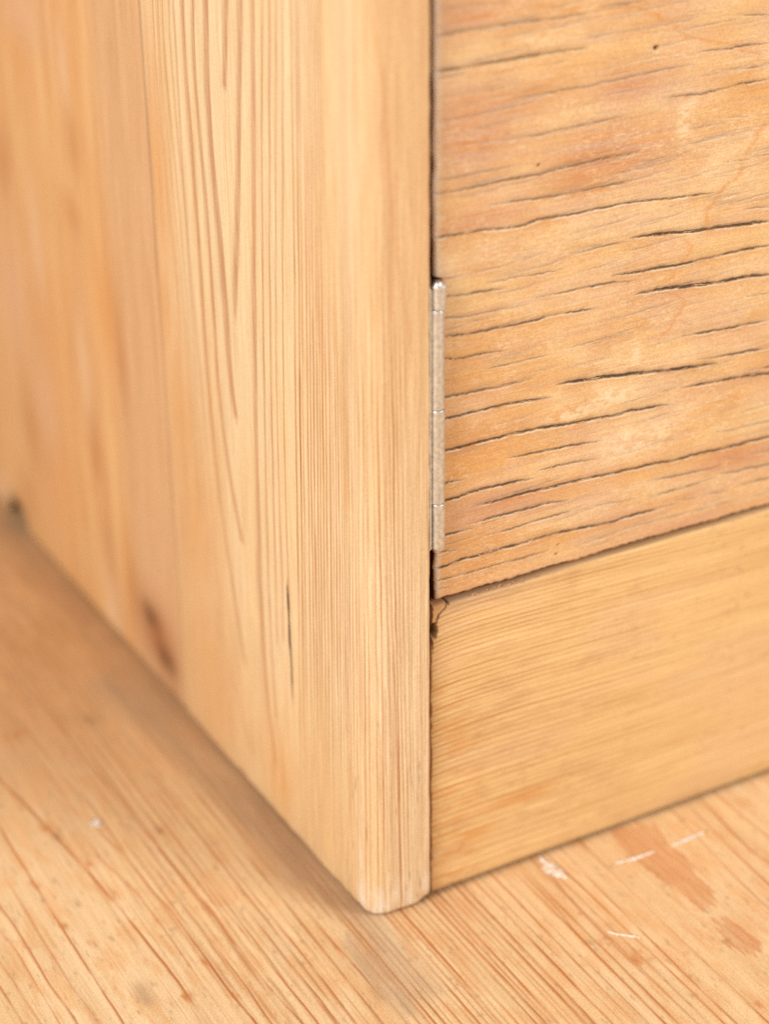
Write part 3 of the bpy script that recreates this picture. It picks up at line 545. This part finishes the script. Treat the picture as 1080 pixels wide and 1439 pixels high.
# ---- plinth
PTOP = 89.5
xs = steps((18.5, 30.0, 0.13), (30.0, 142.0, 1.3), (142, 290, 12))
zs = np.concatenate([[0.7, 0.75], steps((1.0, PTOP - 1.0, 0.17)), PTOP - 1.0 + 1.0 * np.sin(np.linspace(0.12, math.pi / 2, 9))])
yb_z = np.concatenate([np.zeros(len(zs) - 9), 1.0 - np.cos(np.linspace(0.12, math.pi / 2, 9))])
zs = np.concatenate([zs, [PTOP, PTOP, PTOP]]); yb_z = np.concatenate([yb_z, [3.0, 8.0, 18.0]])
Xp, Zp = np.meshgrid(xs, zs, indexing='ij')
YB = np.broadcast_to(yb_z[None, :], Xp.shape).copy()
YB[:, 0] += 0.5
tone = np.empty(Xp.shape + (3,)); tone[:] = C(246, 207, 146)
mixc(tone, C(238, 190, 128), 0.6 * fnoise(Xp / 60, Zp / 9, 201))
mixc(tone, C(240, 200, 152), 0.5 * smooth(0.5, 0.7, fnoise(Xp / 40, Zp / 12 + 4, 202)))
z0 = 1.5
rs = np.random.RandomState(23)
hp = np.zeros(Xp.shape)
while z0 < PTOP + 6:
    st = np.interp(z0, [0, 20, 45, 90], [0.40, 0.45, 0.55, 0.6]) * rs.uniform(0.5, 1.15)
    w = np.interp(z0, [0, 40, 90], [0.4, 0.34, 0.3])
    lz = z0 - 0.045 * (xs - 20) * (z0 / 90) - 3.5 * np.exp(-(xs - 18) / 9) * (z0 / 90) + 0.6 * (vnoise(xs / 40, xs * 0 + z0 * 0.1, 203) - 0.5) + 0.2 * (vnoise(xs / 7, xs * 0 + z0, 204) - 0.5)
    d = Zp - lz[:, None]
    m = np.exp(-np.where(d > 0, (d / (w * 0.5)) ** 2, (d / w) ** 2)) * st
    far = (1 - 0.5 * smooth(40, 110, xs))[:, None]
    mixc(tone, C(184, 116, 58), 1.2 * m * far * (0.55 + 0.45 * smooth(0.3, 0.6, fnoise(Xp / 9, Zp / 0.8, 205))))
    z0 += np.interp(z0, [0, 25, 50, 90], [2.6, 2.0, 1.7, 1.4]) * rs.uniform(0.8, 1.2)
mixc(tone, C(222, 142, 62), 0.35 * np.exp(-((Xp - 27) / 9) ** 2) * smooth(0.42, 0.65, fnoise(Xp / 7, Zp / 2.2, 206)) * smooth(85, 60, Zp))
mixc(tone, C(210, 160, 110), 0.35 * blob(Xp, Zp, [(45, 52, 16, 14), (60, 20, 25, 8)], 1.0) * smooth(0.4, 0.6, fnoise(Xp / 9, Zp / 1.5, 207)))
mixc(tone, C(226, 150, 70), 0.5 * blob(Xp, Zp, [(48, 22, 12, 2.2), (34, 15, 6, 1.6)], 1.0))
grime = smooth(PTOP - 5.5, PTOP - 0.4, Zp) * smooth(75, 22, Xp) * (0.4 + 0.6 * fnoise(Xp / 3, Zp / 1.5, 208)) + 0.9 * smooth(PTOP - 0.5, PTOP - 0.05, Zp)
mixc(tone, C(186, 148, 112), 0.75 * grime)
mixc(tone, C(190, 150, 112), 0.35 * smooth(0.66, 0.76, fnoise(Xp / 1.6, Zp / 1.0, 209)) * smooth(0.4, 0.6, fnoise(Xp / 20, Zp / 20, 210)))
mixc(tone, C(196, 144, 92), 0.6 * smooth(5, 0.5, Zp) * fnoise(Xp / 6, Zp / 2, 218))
mixc(tone, C(206, 158, 112), 0.25 * smooth(0.62, 0.74, fnoise(Xp / 7, Zp / 2.5, 219)) * smooth(60, 10, np.abs(Xp - 60)))
# split corner: the crack, the sunk chip beside it and the dark hollow
sp = np.array(SPLIT)
dcr = seg_dist(Xp, Zp, [(a + 0.3 * math.sin(b * 3), b) for a, b in SPLIT[:6]])
lx = np.interp(Zp, sp[::-1, 1], sp[::-1, 0])
chip = (Xp < lx) & (Zp > 81.5)
hp -= chip * 0.35
mixc(tone, C(238, 168, 96), chip * 0.45 * (0.5 + 0.5 * fnoise(Xp / 0.5, Zp / 3, 214)))
cw = 0.05 + 0.13 * vnoise(Zp / 0.9, Zp * 0, 211)
crk = np.exp(-(dcr / cw) ** 4)
hp -= 1.6 * crk
hol = np.exp(-(((Xp - 20.9 - 0.3 * vnoise(Zp / 0.7, Zp * 0, 217)) / 0.8) ** 2 + ((Zp - 82.2) / 2.0) ** 2) ** 2)
hp -= 2.5 * hol
hole2 = np.exp(-(((Xp - 25.3) / 0.35) ** 2 + ((Zp - 89.3) / 0.6) ** 2) ** 2)
hp -= 1.5 * hole2
mixc(tone, C(70, 44, 28), np.clip(0.75 * crk + 0.95 * hol + 0.9 * hole2, 0, 1))
mixc(tone, C(140, 80, 36), 0.9 * smooth(20.75, 20.25, Xp + 0.5 * vnoise(Zp / 2, Zp * 0, 215)))  # gap beside the post: dirt and shade painted as a brown strip
mixc(tone, C(76, 34, 16), 0.97 * smooth(21.25, 20.75, Xp + 0.4 * vnoise(Zp / 0.8, Zp * 0, 216)) * smooth(74, 80, Zp))  # darkness of the gap under the door painted onto the plinth end
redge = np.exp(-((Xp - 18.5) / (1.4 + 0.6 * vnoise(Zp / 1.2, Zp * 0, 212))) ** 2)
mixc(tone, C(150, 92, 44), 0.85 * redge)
hp -= 0.8 * np.exp(-((Xp - 18.5) / 1.2) ** 2)
hp += 0.10 * (fnoise(Xp / 20, Zp / 5, 213) - 0.5)
P = np.stack([Xp, YB - hp, Zp], -1)
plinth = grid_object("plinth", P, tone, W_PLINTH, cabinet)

# ---- door
DX0, DZ0, DY = 21.4, 90.66, 1.0
def rim(r, n):
    a = np.linspace(0, math.pi / 2, n)
    return r * (1 - np.sin(a)), r * (1 - np.cos(a))       # (setback, inset) from the edge inwards
ra, ri = rim(1.3, 7)
xe = np.concatenate([[DX0, DX0], DX0 + ri[:-1], steps((DX0 + 1.3, 27, 0.25), (27, 138, 0.5), (138, 300, 10))])
yx = np.concatenate([[18.0, 6.0], ra[:-1], np.zeros(len(xe) - 8)])
rb, rj = rim(0.8, 5)
ze = np.concatenate([[DZ0, DZ0], DZ0 + rj[:-1], steps((DZ0 + 0.8, 236, 0.1), (236, 246, 0.25), (246, 400, 8))])
yz = np.concatenate([[18.0, 6.0], rb[:-1], np.zeros(len(ze) - 6)])
Xd, Zd = np.meshgrid(xe, ze, indexing='ij')
YBd = np.minimum(yx[:, None] + yz[None, :], 18.0)
tone = np.empty(Xd.shape + (3,)); tone[:] = C(238, 196, 140)
mixc(tone, C(232, 178, 116), 0.75 * smooth(0.3, 0.7, fnoise(Xd / 40, Zd / 10, 301)))
mixc(tone, C(246, 212, 164), 0.65 * smooth(0.45, 0.7, fnoise(Xd / 22, Zd / 7 + 5, 302)))
mixc(tone, C(230, 160, 88), 0.55 * np.exp(-((Xd - 22) / 22) ** 2) * smooth(165, 130, Zd))
mixc(tone, C(224, 168, 110), 0.5 * smooth(0.48, 0.7, fnoise(Xd / 16, Zd / 9, 315)))
mixc(tone, C(234, 192, 154), 0.5 * smooth(0.48, 0.68, fnoise(Xd / 18 + 7, Zd / 8, 316)))
red = blob(Xd, Zd, DOOR_RED, 0.8)
streak = fnoise(Xd / 16, Zd / 0.9, 303)
mixc(tone, C(216, 154, 112), 0.7 * red)
mixc(tone, C(212, 170, 142), 0.75 * red * smooth(0.5, 0.68, streak))
mixc(tone, C(214, 138, 84), 0.5 * red * smooth(0.5, 0.38, streak) * smooth(0.4, 0.6, fnoise(Xd / 10, Zd / 3, 304)))
mixc(tone, C(220, 178, 146), 0.35 * smooth(0.52, 0.7, fnoise(Xd / 22, Zd / 0.8, 305)))
pale = blob(Xd, Zd, DOOR_PALE, 1.1)
mixc(tone, C(253, 228, 186), 0.75 * pale * smooth(0.35, 0.62, fnoise(Xd / 2.2, Zd / 1.2, 306)))
for (w, st, pts) in DOOR_ARCS:
    d = seg_dist(Xd + 0.9 * (fnoise(Xd / 2, Zd / 2, 307) - 0.5), Zd + 0.5 * (fnoise(Xd / 2, Zd / 1, 308) - 0.5), pts)
    mixc(tone, C(216, 136, 62), 0.62 * st * np.exp(-(d / (w * 1.15)) ** 2))
    mixc(tone, C(228, 164, 96), st * 0.5 * np.exp(-(d / (w * 3.4)) ** 2))
hd = 0.30 * (fnoise(Xd / 35, Zd / 5, 310) - 0.5) + 0.05 * (fnoise(Xd / 9, Zd / 0.7, 311) - 0.5)
rough_zone = smooth(0.45, 0.62, fnoise(Xd / 14, Zd / 7, 312))
hd += 0.05 * rough_zone * (fnoise(Xd / 1.1, Zd / 0.35, 313) - 0.5)
mixc(tone, C(252, 222, 176), 0.5 * rough_zone * smooth(0.55, 0.72, fnoise(Xd / 1.2, Zd / 0.35, 314)))
rs = np.random.RandomState(77)
FAINT = []
for i in range(190):                                     # hair checks and grey grain streaks between the large cracks
    x = rs.uniform(21, 128); z = rs.uniform(92, 238) if i % 3 else rs.uniform(175, 238)
    ln = rs.uniform(4, 26); t = np.linspace(0, 1, 6)
    FAINT.append((rs.uniform(0.05, 0.22), rs.uniform(0.10, 0.34), [(x + ln * a, z + 0.06 * ln * (a ** 2) * rs.uniform(0.4, 1.2) + 0.035 * ln * a * 0.5) for a in t]))
for k, (w, st, pts) in enumerate(FAINT + DOOR_CRACKS):
    tx = np.array([p[0] for p in pts]); tzc = np.array([p[1] for p in pts])
    to_l = tx[0] < 26.5
    to_r = tx[-1] > 125
    i0 = np.searchsorted(xe, tx[0] - 3 if not to_l else 0); i1 = np.searchsorted(xe, tx[-1] + 3 if not to_r else 160)
    xx = xe[i0:i1]
    lz = np.interp(xx, tx, tzc) + 0.22 * (vnoise(xx / 5, xx * 0 + k * 3.7, 320) - 0.5) + 0.24 * (vnoise(xx / 0.9, xx * 0 + k, 321) - 0.5)
    t0 = np.ones_like(xx) if to_l else np.clip((xx - tx[0] + 1.5) / 7.0, 0, 1)
    t1 = np.ones_like(xx) if to_r else np.clip((tx[-1] - xx + 1.5) / 7.0, 0, 1)
    tap = np.sqrt(t0 * t1)
    j0 = np.searchsorted(ze, lz.min() - 6); j1 = np.searchsorted(ze, lz.max() + 6)
    sl = (slice(i0, i1), slice(j0, j1))
    d = Zd[sl] - lz[:, None]
    wk = np.maximum(w * 0.85, 0.13)
    nz = 0.6 * vnoise(xx / 3.2, xx * 0 + k * 1.9, 322) + 0.4 * vnoise(xx / 0.8, xx * 0 + k * 1.9, 328)
    wd = (wk * (0.35 + 1.0 * nz) * tap + 0.03)[:, None]
    vis = (st * tap * (0.45 + 0.55 * smooth(0.18, 0.42, vnoise(xx / 3.4, xx * 0 + k * 2.1, 323))))[:, None]
    # groove: steep lower lip, ragged gentler upper lip
    pr = np.exp(-np.where(d < 0, np.abs(d / (wd * 0.45)) ** 3, np.abs(d / (wd * 0.8)) ** 2))
    hd[sl] -= (0.06 + 0.38 * st) * pr * vis
    # the surface dips towards the crack from above and stands proud below it
    hd[sl] -= 0.55 * st * np.exp(-np.clip(d, 0, 9) / 1.3) * (d > 0) * tap[:, None]
    hd[sl] += 0.12 * st * np.exp(-np.clip(-d, 0, 9) / 0.7) * (d < 0) * tap[:, None]
    t_ = tone[sl]
    below = np.exp(-np.clip(-d, 0, 20) / 1.6) * (d < wd * 0.3)
    mixc(t_, C(214, 136, 66), 0.5 * st * tap[:, None] * below * (0.4 + 0.6 * fnoise(Xd[sl] / 8, Zd[sl] / 2.5, 324)))
    above = np.exp(-np.clip(d, 0, 20) / (0.55 + 0.5 * w)) * (d > 0)
    mixc(t_, C(206, 172, 142), 0.5 * (0.35 + 0.65 * (st < 0.65)) * tap[:, None] * above * smooth(0.3, 0.6, fnoise(Xd[sl] / 5, Zd[sl] / 0.8, 325)))
    core = np.exp(-np.where(d < 0, np.abs(d / (wd * 0.5)) ** 3, np.abs(d / (wd * 0.55)) ** 2))
    halo = np.exp(-np.where(d < 0, np.abs(d / (wd * 0.4)) ** 3, np.abs(d / (wd * 2.4 + 0.14)) ** 2.5))
    fibn = fnoise(Xd[sl] / 3.0, Zd[sl] / 0.18, 326)
    fibl = smooth(0.3, 0.6, fnoise(Xd[sl] / 4.0, Zd[sl] / 2, 327))
    mixc(t_, C(254, 230, 194), 0.85 * st * tap[:, None] * np.exp(-((d + wd * 0.5 + 0.22) / 0.22) ** 2) * fibl)  # lit lower lip of the crack, highlight painted as a pale line
    mixc(t_, C(168, 134, 104), np.clip(1.1 * halo * vis, 0, 1) * (0.45 + 0.5 * smooth(0.35, 0.6, fibn)))
    mixc(t_, C(126, 94, 70), np.clip(1.1 * core * vis, 0, 1) * 0.9)
    mixc(t_, C(100, 78, 60), np.clip(core * vis * st * 1.1, 0, 1) * smooth(0.7, 0.45, fibn))
    tone[sl] = t_
for (cx_, cz_, rx_, rz_) in DOOR_HOLES:
    m = np.exp(-(((Xd - cx_) / rx_) ** 2 + ((Zd - cz_) / rz_) ** 2) ** 2)
    hd -= 1.2 * m
    mixc(tone, C(96, 66, 40), 0.9 * m)
# pale rubbed left edge and dusty bottom edge
eL = np.exp(-((Xd - DX0 - 0.4) / 1.2) ** 2) * smooth(1.3, 0.7, YBd)
mixc(tone, C(252, 234, 210), 0.95 * eL * (0.6 + 0.4 * fnoise(Xd, Zd / 6, 330)))
mixc(tone, C(226, 176, 132), 0.5 * smooth(DZ0 + 5, DZ0, Zd))
mixc(tone, C(214, 170, 134), 0.7 * smooth(DZ0 + 1.0, DZ0 + 0.2, Zd))
HZ0, HZ1 = 106.3, 176.9
mixc(tone, C(140, 76, 36), 0.97 * smooth(0.6, 1.3, YBd) * (Xd < DX0 + 0.9))  # shade of the gap beside the post painted onto the door edge
mixc(tone, C(84, 36, 20), 0.9 * smooth(0.5, 1.0, YBd) * (Xd < DX0 + 0.9) * (Zd < 107))  # deeper gap shade painted on the edge below the hinge
nt_ = smooth(HZ0 - 0.5, HZ0 + 0.3, Zd) * smooth(HZ1 + 0.4, HZ1 - 0.5, Zd)
shift = (1.75 * nt_ + 0.5 * smooth(106.4, 105.6, Zd)) * np.clip(1 - (Xd - DX0) / 6, 0, 1)
mixc(tone, C(196, 122, 62), 0.75 * nt_ * np.exp(-((Xd - DX0) / 1.7) ** 2))
hd *= np.clip((18 - YBd) / 18, 0, 1)
rag = 0.5 * (vnoise(Zd / 4, Zd * 0, 331) - 0.5) * np.exp(-(Xd - DX0) / 1.5)
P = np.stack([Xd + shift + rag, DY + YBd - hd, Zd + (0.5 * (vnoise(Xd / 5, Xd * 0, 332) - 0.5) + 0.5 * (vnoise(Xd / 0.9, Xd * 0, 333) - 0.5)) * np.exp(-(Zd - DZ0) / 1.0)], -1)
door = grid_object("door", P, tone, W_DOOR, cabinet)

# loose fibres torn up along the cracks of the door and crumbs under it
def slivers(name, items, mat, parent):
    V, F = [], []
    for (p0, p1, bend, w) in items:
        p0 = np.array(p0); p1 = np.array(p1); b = len(V)
        for t in (0, 0.35, 0.7, 1.0):
            c = p0 + (p1 - p0) * t + np.array([0, -bend * math.sin(math.pi * t), 0])
            ww = w * (1 - 0.75 * t)
            V += [tuple(c + np.array([0, 0, ww])), tuple(c + np.array([ww, -ww, -ww * 0.4])), tuple(c + np.array([-ww, 0, -ww * 0.6]))]
        for i in range(3):
            for j in range(3):
                a = b + i * 3 + j; a2 = b + i * 3 + (j + 1) % 3
                F.append((a, a2, a2 + 3, a + 3))
        F.append((b, b + 2, b + 1)); F.append((b + 9, b + 10, b + 11))
    o = mesh_object(name, V, F, mat, parent)
    o['kind'] = 'stuff'
    return o
rs = np.random.RandomState(41)
items = []
for k, (w, st, pts) in enumerate(DOOR_CRACKS):
    if st < 0.6: continue
    tx = [p[0] for p in pts]; tzc = [p[1] for p in pts]
    for i in range(int((tx[-1] - tx[0]) / 5)):
        x = rs.uniform(tx[0], tx[-1]); z = np.interp(x, tx, tzc)
        items.append(((x, DY + 0.1, z + 0.15), (x + rs.uniform(-2.5, 2.5), DY - rs.uniform(0.0, 0.35), z + rs.uniform(-0.3, 0.5)), rs.uniform(0, 0.25), rs.uniform(0.03, 0.07)))
def dpt(u, v):        # mm on the door face from two reference marks of the torn patch
    return (u, DY, v)
for i in range(26):
    x = rs.normal(36.5, 2.2); z = 100.2 + (x - 36) * 0.1 + rs.normal(0, 0.9)
    items.append(((x, DY + 0.05, z), (x + rs.uniform(-2.2, 2.2), DY - rs.uniform(0.1, 0.6), z + rs.uniform(-0.7, 1.0)), rs.uniform(0, 0.3), rs.uniform(0.05, 0.1)))
for i in range(14):
    x = rs.normal(97, 1.6); z = 150.5 + rs.normal(0, 0.5)
    items.append(((x, DY + 0.05, z), (x + rs.uniform(-2.2, 2.2), DY - rs.uniform(0.1, 0.6), z + rs.uniform(-0.3, 1.2)), rs.uniform(0, 0.3), rs.uniform(0.05, 0.1)))
slivers("splinters", items, W_FIBRE, door)
items = []
for i in range(46):
    x = rs.normal(45, 4.5) if i < 38 else rs.uniform(24, 130)
    z = PTOP + rs.uniform(-0.2, 0.5); y = rs.uniform(-0.1, 0.8)
    items.append(((x, y, z), (x + rs.uniform(-1.2, 1.2), y - rs.uniform(0, 0.4), z + rs.uniform(-0.5, 0.6)), rs.uniform(0, 0.2), rs.uniform(0.06, 0.18)))
slivers("sawdust", items, W_CRUMB, plinth)

# ---- hinge in the gap between side and door
hinge = box_object("hinge", (18.25, -2.3, 107.0), (18.95, 16, 176.0), METAL, cabinet)
def lathe(name, rings, x, y, parent, n=28):
    V, F = [], []
    for (z, r) in rings:
        for i in range(n):
            a = 2 * math.pi * i / n
            V.append((x + r * math.cos(a), y + r * math.sin(a), z))
    for k in range(len(rings) - 1):
        for i in range(n):
            F.append((k * n + i, k * n + (i + 1) % n, (k + 1) * n + (i + 1) % n, (k + 1) * n + i))
    F.append(tuple(range(n - 1, -1, -1))); F.append(tuple(range((len(rings) - 1) * n, len(rings) * n)))
    return mesh_object(name, V, F, METAL, parent, True)
HX, HY = 20.75, -1.55
zk = [176.6, 170.4, 145.0, 119.9, 106.6]
for i in range(4):
    a, b = zk[i + 1] + 0.07, zk[i] - 0.07
    r = 1.9 + (0.1, -0.05, 0.03, 0.0)[i]
    dx = (0.28, -0.05, 0.05, 0.22)[i]
    lo = [(a, r - 0.5), (a + 0.02, r - 0.12), (a + 0.12, r), (a + 0.3, r)]
    if i == 3: lo = [(a - 0.2, r - 1.2), (a, r - 0.75), (a + 0.35, r - 0.3), (a + 0.9, r - 0.06), (a + 1.2, r)]
    lathe("knuckle", lo + [(a + 1.5, r), (b - 0.3, r), (b - 0.12, r), (b - 0.02, r - 0.12), (b, r - 0.5)], HX + dx, HY, hinge)
lathe("hinge_pin", [(105.9, 0.5), (106.1, 1.0), (106.6, 1.2), (176.9, 1.2), (177.1, 0.9)], HX + 0.1, HY, hinge, 16)
box_object("hinge_leaf", (22.1, 0.8, 107.0), (22.8, 17, 176.0), METAL, hinge)

# ---- the rest of the carcass, behind and above
box_object("gap_block", (18.2, 21.0, 20), (60, 34, 400), W_DARK, cabinet)  # unseen block added behind the door gap to stop light
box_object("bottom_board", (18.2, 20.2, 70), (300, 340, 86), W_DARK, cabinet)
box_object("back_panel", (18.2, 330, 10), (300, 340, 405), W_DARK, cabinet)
box_object("top_board", (-6, -10, 420.4), (330, 350, 440), W_INNER, cabinet)
box_object("side_panel", (300.4, -3, 0.2), (318, 345, 420), W_INNER, cabinet)
